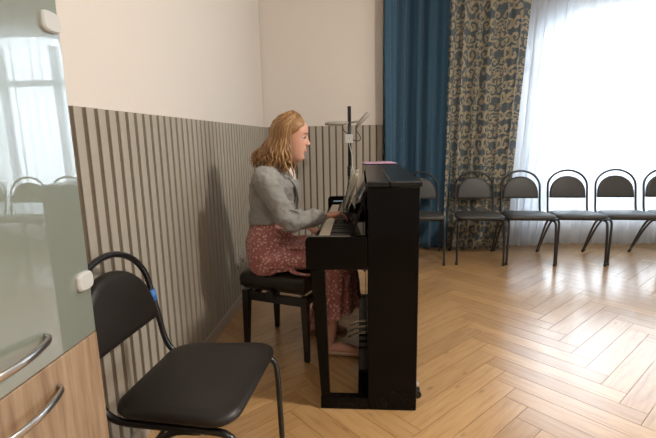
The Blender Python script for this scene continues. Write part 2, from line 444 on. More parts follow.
bm = B(); box(bm, (LX - 0.15, FY - 0.15, CZ), (RX + 0.15, WY + 0.2, CZ + 0.12)); struct('ceiling', bm, M['ceiling'])
bm = B(); box(bm, (LX - 0.15, FY, -0.004), (LX - 0.013, BY, CZ)); struct('wall_left', bm, M['plaster'])
bm = B(); box(bm, (LX - 0.15, BY + 0.013, -0.004), (STEP, WY + 0.2, CZ)); struct('wall_back', bm, M['plaster'])
bm = B(); box(bm, (LX - 0.15, FY - 0.15, -0.004), (RX + 0.15, FY, CZ)); struct('wall_front', bm, M['plaster'])
# window wall with an arched opening
def wall_with_arch(bm, x0, x1, y0, y1, ox0, ox1, oz0, oz1, rise, N=24):
    box(bm, (x0, y0, -0.004), (ox0, y1, CZ)); box(bm, (ox1, y0, -0.004), (x1, y1, CZ))
    if oz0 > 0: box(bm, (ox0, y0, -0.004), (ox1, y1, oz0))
    top = []
    for i in range(N + 1):
        t = i / N; x = ox0 + (ox1 - ox0) * t
        top.append((x, oz1 - rise + rise * math.sqrt(max(0, 1 - (2 * t - 1) ** 2)) ** 1.0))
    for i in range(N):
        a, c_ = top[i], top[i + 1]
        prism(bm, [(a[0], a[1]), (c_[0], c_[1]), (c_[0], CZ), (a[0], CZ)], y0, y1, 'y')
    return top
WX0, WX1, WZ0, WZ1 = 1.80, 4.12, 0.30, 2.62
bm = B(); arch = wall_with_arch(bm, STEP, RX + 0.15, WY, WY + 0.2, WX0, WX1, WZ0, WZ1, 0.40); struct('wall_window', bm, M['plaster'])
# right wall with a plain window (out of the frame)
bm = B()
box(bm, (RX, FY, -0.004), (RX + 0.15, -0.4, CZ)); box(bm, (RX, 1.8, -0.004), (RX + 0.15, WY, CZ))
box(bm, (RX, -0.4, -0.004), (RX + 0.15, 1.8, 0.85)); box(bm, (RX, -0.4, 2.55), (RX + 0.15, 1.8, CZ))
struct('wall_right', bm, M['plaster'])

# far window: arched frame, mullions, pane
bm = B()
fy0, fy1 = WY + 0.08, WY + 0.14
pts = [V((WX0, fy0 + 0.03, WZ0 + 0.0)), *[V((x, fy0 + 0.03, z)) for x, z in arch], V((WX1, fy0 + 0.03, WZ0))]
for i in range(len(pts) - 1):
    a, c_ = pts[i], pts[i + 1]
    ctr = V(((WX0 + WX1) / 2, fy0 + 0.03, 1.4))
    ia = a + (ctr - a).normalized() * 0.075; ic = c_ + (ctr - c_).normalized() * 0.075
    prism(bm, [(a.x, a.z), (c_.x, c_.z), (ic.x, ic.z), (ia.x, ia.z)], fy0, fy1, 'y')
box(bm, (WX0, fy0, WZ0), (WX1, fy1, WZ0 + 0.07))
win = struct('window_1', bm, M['win_frame'])
for mx in (WX0 + 0.70, WX0 + 1.40):
    bm = B(); box(bm, (mx - 0.04, fy0, WZ0 + 0.05), (mx + 0.04, fy1, 2.42)); struct('window_mullion', bm, M['win_frame'], win)
bm = B(); box(bm, (WX0 + 0.03, fy0, 1.96), (WX1 - 0.03, fy1, 2.03)); struct('window_transom', bm, M['win_frame'], win)
bm = B(); prism(bm, [(WX0 + 0.02, WZ0 + 0.03)] + [(x, z - 0.02) for x, z in arch] + [(WX1 - 0.02, WZ0 + 0.03)], fy0 + 0.025, fy0 + 0.031, 'y')
struct('window_pane', bm, M['glass'], win)
bm = B(); box(bm, (WX0 - 0.06, WY - 0.02, WZ0 - 0.04), (WX1 + 0.06, WY + 0.10, WZ0)); struct('window_sill', bm, M['win_frame'], win)
# side window
bm = B(); X0 = RX + 0.06
for lo, hi in (((X0, -0.4, 0.85), (X0 + 0.05, 1.8, 0.92)), ((X0, -0.4, 2.48), (X0 + 0.05, 1.8, 2.55)), ((X0, -0.4, 0.85), (X0 + 0.05, -0.33, 2.55)), ((X0, 1.73, 0.85), (X0 + 0.05, 1.8, 2.55)), ((X0, 0.66, 0.85), (X0 + 0.05, 0.74, 2.55))):
    box(bm, lo, hi)
win2 = struct('window_2', bm, M['win_frame'])
bm = B(); box(bm, (X0 + 0.02, -0.36, 0.88), (X0 + 0.026, 1.76, 2.52)); struct('window_pane', bm, M['glass'], win2)

# slatted wainscot, grooves as real relief
PT = 1.383
def slat_panel_left():
    bm = B(); pitch, sw = 0.0692, 0.0445
    y = 1.4089 + 0.008 - pitch * 49
    box(bm, (LX - 0.03, FY, 0.0), (LX - 0.010, BY + 0.03, PT), 1)
    while y < BY - 0.02:
        y0, y1 = y, min(y + sw, BY)
        if y1 > FY: box(bm, (LX - 0.016, max(FY, y0), 0.075), (LX, y1, PT), 0)
        y += pitch
    return bm
struct('trim_left', slat_panel_left(), [M['slat'], M['groove']], bevel=0.0015, seg=1)
def slat_panel_back():
    bm = B(); pitch, sw = 0.0660, 0.0500
    x = -0.445 + 0.0095 - pitch * 9
    box(bm, (LX, BY + 0.006, 0.0), (STEP, BY + 0.03, PT), 1)
    while x < STEP:
        x0, x1 = max(x, LX), min(x + sw, STEP)
        if x1 > LX: box(bm, (x0, BY, 0.075), (x1, BY + 0.016, PT), 0)
        x += pitch
    return bm
struct('trim_back', slat_panel_back(), [M['slat'], M['groove']], bevel=0.0015, seg=1)
bm = B(); box(bm, (LX - 0.014, FY, 0.0), (LX + 0.012, BY, 0.075)); struct('baseboard_left', bm, M['base'], bevel=0.004)
bm = B(); box(bm, (LX + 0.012, BY - 0.012, 0.0), (STEP, BY + 0.014, 0.075)); struct('baseboard_back', bm, M['base'], bevel=0.004)
bm = B(); box(bm, (STEP, WY - 0.014, 0.0), (RX, WY, 0.075)); struct('baseboard_window', bm, M['base'], bevel=0.004)

# ------------------------------------------------------------------ curtains
def drape(name, path, z0, z1, folds, amp, mat, taper=None, seed=0, thick=0.003, nz=40, per=14, flare=1.0, hem=0.0):
    """a hanging cloth: path in plan, folds as a wavy offset, relaxing towards the hem"""
    rnd = random.Random(seed)
    P = smooth_path([(x, y, 0) for x, y in path], 12)
    L = [0]
    for i in range(1, len(P)): L.append(L[-1] + (P[i] - P[i - 1]).length)
    tot = L[-1]; n = folds * per
    ph = [0]
    for k in range(folds): ph.append(ph[-1] + rnd.uniform(0.6, 1.4))
    def at(s):
        s = max(0, min(tot, s))
        for i in range(1, len(L)):
            if L[i] >= s:
                t = (s - L[i - 1]) / max(1e-9, L[i] - L[i - 1])
                p = P[i - 1].lerp(P[i], t); d = (P[i] - P[i - 1]).normalized(); return p, V((d.y, -d.x, 0))
        d = (P[-1] - P[-2]).normalized(); return P[-1], V((d.y, -d.x, 0))
    amps = [amp * rnd.uniform(0.55, 1.25) for _ in range(folds + 1)]
    ps = [rnd.uniform(0, 6.28) for _ in range(6)]
    bm = B(); uvl = bm.loops.layers.uv.new('UVMap'); grid = []; us = []
    for iz in range(nz + 1):
        tz = iz / nz; z = z1 + (z0 - z1) * tz; rowv = []; ru = []; acc = 0; prev = None
        for i in range(n + 1):
            t = i / n
            s = t
            if taper: s = taper(t, tz)
            p, nn = at(s * tot)
            k = min(folds - 1, int(t * folds)); fr = t * folds - k
            a = amps[k] * (1 - fr) + amps[k + 1] * fr
            w = math.sin(2 * PI * t * folds + 0.5 * math.sin(ps[0] + 3 * t * 6.28) + 0.35 * math.sin(ps[1] + tz * 2.5 + t * 5))
            w = w + 0.35 * math.sin(2 * PI * t * folds * 2.1 + ps[2] + tz * 1.2)
            off = a * w * (0.75 + 0.25 * tz * flare) + 0.012 * math.sin(ps[3] + tz * 4 + t * 9)
            q = p + nn * off + V((0, 0, z))
            q += V((nn.y, -nn.x, 0)) * (-0.25 * a * math.cos(2 * PI * t * folds))
            if prev is not None: acc += math.hypot(q.x - prev.x, q.y - prev.y)
            prev = q; ru.append(acc); rowv.append(bm.verts.new(q))
        grid.append(rowv); us.append(ru)
    for iz in range(nz):
        for i in range(n):
            f = bm.faces.new((grid[iz][i], grid[iz][i + 1], grid[iz + 1][i + 1], grid[iz + 1][i]))
            zz = [z1 + (z0 - z1) * j / nz for j in (iz, iz + 1)]
            uvs = ((us[0][i], zz[0]), (us[0][i + 1], zz[0]), (us[0][i + 1], zz[1]), (us[0][i], zz[1]))
            for l, uv_ in zip(f.loops, uvs): l[uvl].uv = uv_
    o = obj(name, bm, mat, None, smooth=True)
    if thick:
        md = o.modifiers.new('thickness', 'SOLIDIFY'); md.thickness = thick; md.offset = 0
    return o
ZT = 2.86
tag(drape('curtain', [(0.246, 4.235), (0.285, 4.42), (0.345, 4.74), (0.46, 4.88), (0.68, 4.90), (1.02, 4.905)], 0.02, ZT, 8, 0.036, M['blue_cloth'], seed=3),
    'plain deep blue curtain hanging in the corner between the slatted wall and the patterned curtain', 'curtain')
tag(drape('curtain', [(0.905, 4.87), (1.15, 4.865), (1.45, 4.87), (1.735, 4.88)], 0.02, ZT, 6, 0.052, M['damask'], seed=11,
          taper=lambda t, z: t * (1 - 0.13 * z ** 1.1) - 0.03 * z),
    'grey blue curtain with a beige scrolling leaf pattern', 'curtain')
tag(drape('sheer_curtain', [(1.45, 4.955), (1.80, 4.955), (2.22, 4.955)], 0.03, ZT, 7, 0.026, M['voile'], seed=9, thick=0, per=12, nz=24,
          taper=lambda t, z: t * (1 - 0.30 * z ** 0.8)),
    'narrow gathered white sheer panel beside the patterned curtain', 'curtain', 'white sheers on the window')
tag(drape('sheer_curtain', [(1.78, 5.04), (2.5, 5.045), (3.4, 5.045), (4.6, 5.04)], 0.03, ZT, 22, 0.028, M['voile'], seed=5, thick=0, per=12, nz=24),
    'wide white sheer curtain across the bright window behind the row of chairs', 'curtain', 'white sheers on the window')
bm = B(); tube(bm, [(0.22, 4.90, 2.90), (4.6, 4.93, 2.90)], 0.014, 12)
for x in (0.5, 2.5, 4.4): box(bm, (x - 0.012, 4.90, 2.89), (x + 0.012, WY, 2.91))
tag(obj('curtain_rod', bm, M['white_pl']), 'white curtain rod above the curtains', 'curtain rod')

# ------------------------------------------------------------------ chairs
def rounded_rect(hw, d0, d1, r, n=6):
    pts = []
    for (cx, cy, a0) in ((hw - r, d1 - r, 0), (-hw + r, d1 - r, 90), (-hw + r, d0 + r, 180), (hw - r, d0 + r, 270)):
        for k in range(n + 1):
            a = math.radians(a0 + 90 * k / n); pts.append((cx + r * math.cos(a), cy + r * math.sin(a)))
    return pts
def make_chair(label, lea, tub, group=None):
    """faces local -y; origin on the floor under the seat centre"""
    t = thing('padded_chair', label, 'chair', group=group)
    # seat: pillowed slab, wider at the front, front edge rolled
    bm = B()
    def outline(s, z, inset):
        out = []
        for (x, y) in rounded_rect(0.225 - inset, -0.215 + inset, 0.195 - inset, 0.075):
            k = (y + 0.215) / 0.41
            out.append(V((x * (1.055 - 0.13 * k), y, z + 0.012 * (1 - k))))
        return out
    rings = [outline(0, 0.442, 0.018), outline(0, 0.446, 0.006), outline(0, 0.458, 0.0), outline(0, 0.470, 0.003), outline(0, 0.479, 0.014), outline(0, 0.484, 0.04), outline(0, 0.486, 0.08)]
    loft(bm, rings)
    obj('seat', bm, lea, t, smooth=True)
    # backrest: half-round pad between the arch tubes, leaning back
    bm = B()
    lean = lambda z: 0.235 + (z - 0.48) * 0.17
    prof = []
    N = 18
    wz0, wz1 = 0.612, 0.828
    for k in range(N + 1):
        a = PI * k / N
        prof.append((0.176 * math.cos(a) * (1.0 if True else 1), wz0 + (wz1 - wz0) * (math.sin(a) ** 0.75)))
    prof = [(0.172, wz0 - 0.012)] + prof[0:] + [(-0.172, wz0 - 0.012)]
    cz = 0.71
    def ring(inset, dy):
        out = []
        for (x, z) in prof:
            xx = x * (1 - inset / 0.18); zz = cz + (z - cz) * (1 - inset / 0.12)
            out.append(V((xx, lean(zz) + dy + 0.10 * xx * xx * -4 + 0.012, zz)))
        return out
    loft(bm, [ring(0.02, 0.018), ring(0.004, 0.014), ring(0, 0.004), ring(0, -0.010), ring(0.005, -0.018), ring(0.025, -0.023)])
    obj('backrest', bm, lea, t, smooth=True)
    # one bent tube: front leg - seat rail - upright - arch - upright - seat rail - front leg
    half = [(0.222, -0.218, 0.0), (0.219, -0.214, 0.22), (0.215, -0.208, 0.385), (0.212, -0.185, 0.425), (0.208, -0.13, 0.432), (0.200, 0.06, 0.428),
            (0.197, 0.155, 0.430), (0.195, 0.205, 0.452), (0.193, 0.232, 0.50), (0.192, 0.252, 0.60), (0.192, lean(0.72), 0.72)]
    archp = []
    for k in range(1, 12):
        a = PI * k / 12
        archp.append((0.192 * math.cos(a), lean(0.72 + 0.165 * math.sin(a)), 0.72 + 0.165 * math.sin(a)))
    back = [(-x, y, z) for x, y, z in half[::-1]]
    bm = B(); tube(bm, smooth_path(half + archp + back, 3), 0.0112, 9)
    fr = obj('frame', bm, tub, t, smooth=True)
    # rear legs slanting back from under the seat
    for s in (-1, 1):
        bm = B(); tube(bm, smooth_path([(s * 0.205, -0.10, 0.425), (s * 0.206, 0.0, 0.408), (s * 0.214, 0.12, 0.30), (s * 0.226, 0.335, 0.012)], 4), 0.0105, 9)
        lg = obj('rear_leg', bm, tub, t, smooth=True)
        bm = B(); tube(bm, [(s * 0.2255, 0.326, 0.022), (s * 0.2262, 0.338, 0.0)], [0.0135, 0.0145], 10)
        obj('foot_cap', bm, M['dark_pl'], lg, smooth=True)
    for s in (-1, 1):
        bm = B(); tube(bm, [(s * 0.222, -0.218, 0.0), (s * 0.2217, -0.2175, 0.03)], [0.0148, 0.0138], 10)
        obj('foot_cap', bm, M['dark_pl'], t, smooth=True)
    bm = B(); tube(bm, [(-0.206, -0.05, 0.424), (0.206, -0.05, 0.424)], 0.009, 8); obj('cross_bar', bm, tub, t, smooth=True)
    return t
GR = 'chairs in a row along the windows'
row = [(0.590, 0.008, 'dark padded chair half hidden behind the black piano, in front of the blue curtain'),
       (1.163, 0.00, 'dark padded chair standing in front of the patterned curtain'),
       (1.643, 0.004, 'dark padded chair where the patterned curtain meets the white sheer curtain'),
       (2.118, -0.01, 'dark padded chair before the sheer curtain, left neighbour of the last whole chair'),
       (2.602, -0.005, 'last whole dark padded chair before the chair cut by the right picture edge'),
       (3.085, 0.006, 'dark padded chair cut off by the right edge of the photo'),
       (3.57, 0.0, 'padded chair seen only as the leftmost reflection in the cabinet glass')]
YR = 4.27 + 0.218
ch0 = make_chair(row[0][2], M['lit_lea'], M['tube_hazed'], GR)
for i, (x, a, lab) in enumerate(row):
    a -= 0.08; x += 0.018
    if i == 0: ch0.location = (x, YR, 0); ch0.rotation_euler = (0, 0, a)
    else: dup(ch0, (x, YR + random.uniform(-0.01, 0.01), 0), a, lab, GR)
near = make_chair('black leatherette chair in the left foreground with a blue tape band on its frame', M['black_lea'], M['tube'])
lean_n = lambda z: 0.235 + (z - 0.48) * 0.17
near.scale = (1.06, 1.0, 1.0)
near.location = (-0.556, 1.335, 0); near.rotation_euler = (0, 0, PI / 2 - math.radians(4))
bm = B(); tube(bm, [(0.192, lean_n(0.655), 0.655), (0.192, lean_n(0.70), 0.70)], 0.0150, 12)
o = obj('tape_band', bm, M['blue_tag'], near, smooth=True); o['label'] = 'bright blue tape band'

# ------------------------------------------------------------------ cabinet
cab = thing('cabinet', 'tall cabinet with pale oak lower doors and frosted glass upper doors, at the left edge', 'cabinet', (-0.60, 0.487, 0))
# local: x outward front at 0, y -0.40..0.40
def cpart(name, lo, hi, mat, bevel=0.002, parent=cab):
    bm = B(); box(bm, lo, hi); return obj(name, bm, mat, parent, bevel=bevel)
DZ = 0.8415
cpart('side_panel', (-0.33, 0.382, 0.0), (-0.021, 0.400, 1.95), M['wood_lam'])
cpart('side_panel', (-0.33, -0.400, 0.0), (-0.021, -0.382, 1.95), M['wood_lam'])
cpart('back_panel', (-0.33, -0.382, 0.0), (-0.322, 0.382, 1.93), M['wood_lam'])
cpart('top_panel', (-0.33, -0.382, 1.932), (-0.021, 0.382, 1.95), M['wood_lam'])
for z in (0.05, 0.826, 1.20, 1.56): cpart('shelf', (-0.32, -0.382, z), (-0.03, 0.382, z + 0.018), M['wood_lam'])
cpart('plinth', (-0.32, -0.382, 0.0), (-0.05, 0.382, 0.05), M['wood_lam'])
def handle(parent, y0, y1, z, mat=M['chrome']):
    bm = B()
    pts = [(0.0, y0, z), (0.016, y0 + (y1 - y0) * 0.06, z), (0.03, y0 + (y1 - y0) * 0.3, z), (0.034, (y0 + y1) / 2, z), (0.03, y0 + (y1 - y0) * 0.7, z), (0.016, y0 + (y1 - y0) * 0.94, z), (0.0, y1, z)]
    tube(bm, smooth_path(pts, 5), 0.008, 10, up=(0, 0, 1), flat=0.55)
    obj('handle', bm, mat, parent, smooth=True)
d = cpart('door', (-0.019, -0.398, 0.50), (0.0, 0.400, DZ), M['wood_lam'], 0.0025)
d2 = cpart('door', (-0.019, -0.398, 0.06), (0.0, 0.400, 0.496), M['wood_lam'], 0.0025)
handle(d2, 0.04, 0.26, 0.43)
g1 = cpart('glass_door', (-0.006, 0.002, DZ + 0.003), (0.0, 0.397, 1.93), M['frost'], 0.0008)
g2 = cpart('glass_door', (-0.006, -0.397, DZ + 0.003), (0.0, -0.002, 1.93), M['frost'], 0.0008)
CABH = (d, g1)
def clip(y, z):
    bm = B()
    pts = [V((0, y + 0.026 * math.copysign(abs(math.cos(a)) ** 0.6, math.cos(a)), z + 0.020 * math.copysign(abs(math.sin(a)) ** 0.6, math.sin(a)))) for a in [2 * PI * k / 20 for k in range(20)]]
    loft(bm, [[p + V((-0.012, 0, 0)) for p in pts], [p + V((0.006, 0, 0)) for p in pts], [V((0.010, y + (p.y - y) * 0.85, z + (p.z - z) * 0.85)) for p in pts]])
    o = obj('hinge_cap', bm, M['white_pl'], g1, smooth=False, bevel=0.001); o['label'] = 'white plastic hinge cap'
clip(0.368, 1.491); clip(0.374, 0.968)

# ------------------------------------------------------------------ piano
Y0, Y1 = 1.87, 3.27
pi_ = thing('upright_piano', 'glossy black upright piano seen from its treble end', 'piano', (0.0, 2.57, 0))
def PY(y): return y - 2.57
def ppart(name, lo, hi, mat=M['black_gloss'], bevel=0.003, parent=pi_):
    bm = B(); box(bm, (lo[0], PY(lo[1]), lo[2]), (hi[0], PY(hi[1]), hi[2])); return obj(name, bm, mat, parent, bevel=bevel)
for (a, c_) in ((Y0, Y0 + 0.035), (Y1 - 0.035, Y1)):
    bm = B(); box(bm, (0.026, PY(a), 0.0), (0.250, PY(c_), 1.052)); obj('side_panel', bm, M['black_gloss'], pi_, bevel=0.004)
    # keyboard arm with a rounded nose
    prof = [(0.0255, 0.684), (-0.243, 0.684), (-0.249, 0.692)]
    for k in range(8):
        an = math.radians(180 - 90 * k / 7); prof.append((-0.225 + 0.024 * math.cos(an), 0.811 + 0.024 * math.sin(an)))
    prof += [(0.0255, 0.835)]
    bm = B(); prism(bm, prof, PY(a), PY(c_), 'y'); obj('keyboard_arm', bm, M['black_gloss'], pi_, bevel=0.003)
    # tapered front leg on a toe block
    bm = B(); loft(bm, [[V((x, PY(y), z)) for x, y in ((x0, a + e), (x1, a + e), (x1, c_ + 0.02 - e if a < 2.5 else c_ - e), (x0, c_ + 0.02 - e if a < 2.5 else c_ - e))]
                        for z, x0, x1, e in ((0.058, -0.193, -0.152, 0.004), (0.60, -0.226, -0.164, 0.001), (0.684, -0.232, -0.166, 0.0))])
    obj('leg', bm, M['black_gloss'], pi_, bevel=0.003)
    ppart('toe_block', (-0.196, a, 0.0), (0.0255, c_ + 0.01 if a < 2.5 else c_, 0.058))
# lid
bm = B(); box(bm, (0.025, PY(Y0 - 0.008), 1.052), (0.120, PY(Y1 + 0.008), 1.077)); lid = obj('lid', bm, M['black_lid'], pi_, bevel=0.005)
bm = B(); box(bm, (0.1215, PY(Y0 - 0.008), 1.052), (0.260, PY(Y1 + 0.008), 1.077)); obj('lid', bm, M['black_lid'], pi_, bevel=0.005)
ppart('back_board', (0.225, Y0 + 0.035, 0.03), (0.246, Y1 - 0.035, 1.052), M['black_satin'])
ppart('lower_panel', (0.028, Y0 + 0.0355, 0.09), (0.046, Y1 - 0.035, 0.684))
ppart('upper_panel', (0.075, Y0 + 0.035, 0.835), (0.090, Y1 - 0.035, 1.052))
ppart('bottom_rail', (-0.02, Y0 + 0.045, 0.0), (0.225, Y1 - 0.035, 0.05))
ppart('keybed', (-0.235, Y0 + 0.035, 0.690), (0.075, Y1 - 0.035, 0.735))
ppart('key_slip', (-0.236, Y0 + 0.035, 0.735), (-0.222, Y1 - 0.035, 0.772))
for a, c_ in ((Y0 + 0.035, 1.955), (3.185, Y1 - 0.035)):
    ppart('key_block', (-0.221, a, 0.735), (-0.055, c_, 0.795))
# keys
KY0, KP = 1.957, 0.02360
bmw = B(); box(bmw, (-0.215, -KP / 2 + 0.0006, 0.740), (-0.052, KP / 2 - 0.0006, 0.781)); wk = None
bmk = B()
prism(bmk, [(-0.163, 0.775), (-0.155, 0.794), (-0.060, 0.796), (-0.052, 0.796), (-0.052, 0.775)], -0.0058, 0.0058, 'y')
bk = None
# the treble (near) end is the right of the keyboard: note order runs from far to near
for k in range(52):
    y = KY0 + KP * (51 - k) + KP / 2
    if wk is None: wk = obj('white_key', bmw, M['key_white'], pi_, bevel=0.0012); o = wk
    else: o = wk.copy(); COL.objects.link(o)
    o.location = (0, PY(y), 0)
    note = 'ABCDEFG'[k % 7]
    if note in 'ACDFG' and k < 51:
        if bk is None: bk = obj('black_key', bmk, M['key_black'], pi_, bevel=0.0015); o = bk
        else: o = bk.copy(); COL.objects.link(o)
        o.location = (0, PY(y - KP / 2), 0)
ppart('felt_strip', (-0.054, 1.957, 0.782), (-0.050, 3.183, 0.800), M['felt'], 0.0)
# opened keyboard cover leaning back, with its cheek edge towards us
bm = B(); prism(bm, [(-0.060, 0.805), (-0.046, 0.800), (0.030, 1.022), (0.018, 1.030)], PY(Y0 + 0.037), PY(Y1 - 0.037), 'y')
obj('fallboard', bm, M['black_gloss'], pi_, bevel=0.003)
# music shelf on the fallboard
bm = B(); prism(bm, [(-0.118, 0.868), (-0.118, 0.874), (-0.0335, 0.874), (-0.0335, 0.868)], PY(2.28), PY(2.92), 'y'); obj('music_shelf', bm, M['black_gloss'], pi_, bevel=0.002)
# pedals
for k in (-1, 0, 1):
    y = 2.575 + k * 0.085
    bm = B(); tube(bm, smooth_path([(0.030, PY(y), 0.100), (-0.010, PY(y), 0.098), (-0.05, PY(y), 0.086), (-0.078, PY(y), 0.072)], 4),
                   [(0.006, 0.010)] * 5 + [(0.006, 0.012)] * 4 + [(0.006, 0.017)] * 3 + [(0.004, 0.014)], 10, up=(0, 0, 1))
    o = obj('pedal', bm, M['brass'], pi_, smooth=True); o['label'] = 'polished metal pedal'
# castors at the back
for y in (1.98, 3.16):
    bm = B(); cyl(bm, (0.268, PY(y - 0.010), 0.020), (0.268, PY(y + 0.010), 0.020), 0.020)
    box(bm, (0.2505, PY(y - 0.018), 0.05), (0.278, PY(y + 0.018), 0.06)); obj('castor', bm, M['black_satin'], pi_, bevel=0.001)
bm = B(); cyl(bm, (0.2505, PY(1.885), 0.13), (0.262, PY(1.885), 0.13), 0.012); obj('bolt', bm, M['chrome'], pi_)

# sheet music in clear sleeves on the music shelf
bk_ = thing('sheet_music', 'open sheet music in clear sleeves leaning on the piano music shelf', 'sheet music', (-0.10, 2.60, 0.874))
def leaf(name, y0, y1, xb, xt, zt, curl, mat):
    bm = B(); n = 8; g = []
    for i in range(n + 1):
        t = i / n; r_ = []
        for j in range(n + 1):
            s = j / n; y = y0 + (y1 - y0) * s
            x = xb + (xt - xb) * t + curl * math.sin(PI * s) * (0.3 + t) - curl * 0.4 * math.sin(PI * t)
            r_.append(bm.verts.new((x, y, zt * t)))
        g.append(r_)
    for i in range(n):
        for j in range(n): bm.faces.new((g[i][j], g[i][j + 1], g[i + 1][j + 1], g[i + 1][j]))
    o = obj(name, bm, mat, bk_, smooth=True); md = o.modifiers.new('thickness', 'SOLIDIFY'); md.thickness = 0.0015
leaf('page', -0.23, -0.005, 0.028, 0.086, 0.185, -0.012, M['paper'])
leaf('page', 0.005, 0.23, 0.028, 0.086, 0.19, -0.012, M['paper'])
leaf('sleeve', -0.20, 0.0, 0.004, 0.070, 0.20, -0.022, M['sleeve'])
leaf('sleeve', 0.0, 0.20, 0.000, 0.064, 0.20, -0.022, M['sleeve'])
leaf('cover', 0.06, 0.26, -0.006, 0.024, 0.12, -0.006, M['dark_pl'])
# papers on the lid
bm = B(); box(bm, (-0.11, -0.10, 0.0), (0.11, 0.11, 0.004)); 
o = obj('paper_folder', bm, M['pink_paper'], bevel=0.001); o.location = (0.125, 3.155, 1.0828); o.rotation_euler = (0, 0, math.radians(7))
tag(o, 'pink paper folder lying on the far end of the piano lid', 'folder')
bm = B(); box(bm, (-0.06, -0.09, 0.0), (0.06, 0.09, 0.0052)); o = obj('notebook', bm, M['dark_pl'], bevel=0.002); o.location = (0.072, 3.13, 1.0772)
tag(o, 'thin dark notebook under the pink folder on the piano lid', 'notebook')
# phone on the far key block
ph = thing('smartphone', 'smartphone with a pale lit display lying at the bass end of the piano keys', 'phone', (-0.150, 3.209, 0.7955), math.radians(0))
bm = B(); box(bm, (-0.06, -0.021, 0), (0.06, 0.021, 0.008)); obj('phone_body', bm, M['dark_pl'], ph, bevel=0.002)
bm = B(); box(bm, (-0.054, -0.018, 0.008), (0.054, 0.018, 0.0085)); obj('display', bm, M['screen'], ph)

# ------------------------------------------------------------------ bench
be = thing('piano_bench', 'black piano bench with padded seat and height knob under the woman', 'bench', (-0.446, 2.545, 0), math.radians(-19))
be.scale = (1, 1, 1.025)
bm = B()
def bring(hx, hy, z): return [V((x, y, z)) for x, y in rounded_rect(hx, -hy, hy, 0.02, 4)]
loft(bm, [bring(0.208, 0.205, 0.408), bring(0.216, 0.213, 0.414), bring(0.218, 0.215, 0.455), bring(0.213, 0.209, 0.476), bring(0.205, 0.19, 0.486), bring(0.15, 0.13, 0.490)])
obj('seat_cushion', bm, M['black_lea'], be, smooth=True)
bm = B(); box(bm, (-0.20, -0.19, 0.392), (0.20, 0.19, 0.409)); obj('seat_board', bm, M['black_satin'], be, bevel=0.002)
bm = B()
for s in (-1, 1):
    box(bm, (-0.175, s * 0.172 - 0.010, 0.318), (0.175, s * 0.172 + 0.010, 0.368)); box(bm, (s * 0.19 - 0.010, -0.155, 0.318), (s * 0.19 + 0.010, 0.155, 0.368))
obj('apron', bm, M['black_satin'], be, bevel=0.002)
for sx in (-1, 1):
    for sy in (-1, 1):
        bm = B(); loft(bm, [[V((sx * cx_ + dx * w, sy * cy_ + dy * w, z)) for dx, dy in ((-1, -1), (1, -1), (1, 1), (-1, 1))] for z, w, cx_, cy_ in ((0, 0.014, 0.203, 0.183), (0.30, 0.020, 0.195, 0.175), (0.378, 0.021, 0.193, 0.172))])
        obj('leg', bm, M['black_satin'], be, bevel=0.003)
        bm = B(); tube(bm, [(sx * 0.16, sy * 0.15, 0.37), (sx * 0.13, sy * 0.15, 0.393)], 0.007, 8); obj('lift_arm', bm, M['chrome'], be)
bm = B(); cyl(bm, (0.0, -0.183, 0.385), (0.0, -0.235, 0.385), 0.022, 0.026); cyl(bm, (0.0, -0.12, 0.385), (0.0, -0.19, 0.385), 0.01); obj('height_knob', bm, M['black_satin'], be, bevel=0.004)
prism_b = B(); prism(prism_b, [(-0.03, 0.408), (0.03, 0.408), (0.018, 0.340), (-0.018, 0.340)], -0.188, -0.182, 'y'); obj('knob_plate', prism_b, M['black_satin'], be, bevel=0.002)

# ------------------------------------------------------------------ pole stand with two grey lamp heads
st = thing('pole_stand', 'thin black pole stand with two grey arms and a white box, behind the piano', 'stand', (-0.095, 3.70, -0.0))
st.scale = (1, 1, 0.988)
bm = B(); tube(bm, [(0, 0, 0.05), (0, 0, 1.02)], 0.0185, 14); obj('pole', bm, M['tube'], st, smooth=True)
bm = B(); tube(bm, [(0, 0, 0.98), (0, 0, 1.536)], 0.0150, 14); obj('pole', bm, M['tube'], st, smooth=True)
bm = B(); tube(bm, [(0, 0, 0.955), (0, 0, 0.96), (0, 0, 1.04), (0, 0, 1.05)], [0.018, 0.021, 0.021, 0.015], 14); obj('collar', bm, M['tube'], st, smooth=True)
for k in range(3):
    a = math.radians(90 + 120 * k)
    bm = B(); tube(bm, smooth_path([(0, 0, 0.30), (0.12 * math.cos(a), 0.12 * math.sin(a), 0.16), (0.26 * math.cos(a), 0.26 * math.sin(a), 0.012)], 4), 0.010, 8); obj('leg', bm, M['tube'], st, smooth=True)
bm = B(); tube(bm, [(-0.20, -0.02, 1.398), (-0.17, -0.02, 1.400), (-0.06, -0.012, 1.398), (-0.01, 0, 1.403)], [(0.011, 0.020), (0.018, 0.038), (0.018, 0.038), (0.011, 0.014)], 12, up=(0, 0, 1))
obj('lamp_head', bm, M['grey_pl'], st, smooth=True)
bm = B(); tube(bm, [(0.0, 0, 1.403), (0.055, -0.01, 1.412), (0.085, -0.012, 1.408)], [0.008, 0.008, 0.009], 8); obj('arm', bm, M['grey_pl'], st, smooth=True)
bm = B(); tube(bm, [(0.062, -0.012, 1.375), (0.075, -0.012, 1.39), (0.150, -0.015, 1.470), (0.158, -0.015, 1.478)], [(0.009, 0.02), (0.019, 0.038), (0.019, 0.038), (0.008, 0.026)], 12, up=(-0.7, 0, 0.7))
obj('lamp_head', bm, M['grey_pl'], st, smooth=True)
bm = B(); box(bm, (-0.036, -0.030, 1.236), (0.028, -0.0125, 1.308)); bx_ = obj('switch_box', bm, M['white_pl'], st, bevel=0.004); bx_['label'] = 'square white switch box'
bm = B(); cyl(bm, (-0.002, -0.0305, 1.272), (-0.002, -0.033, 1.272), 0.005); obj('button', bm, M['grey_pl'], bx_)
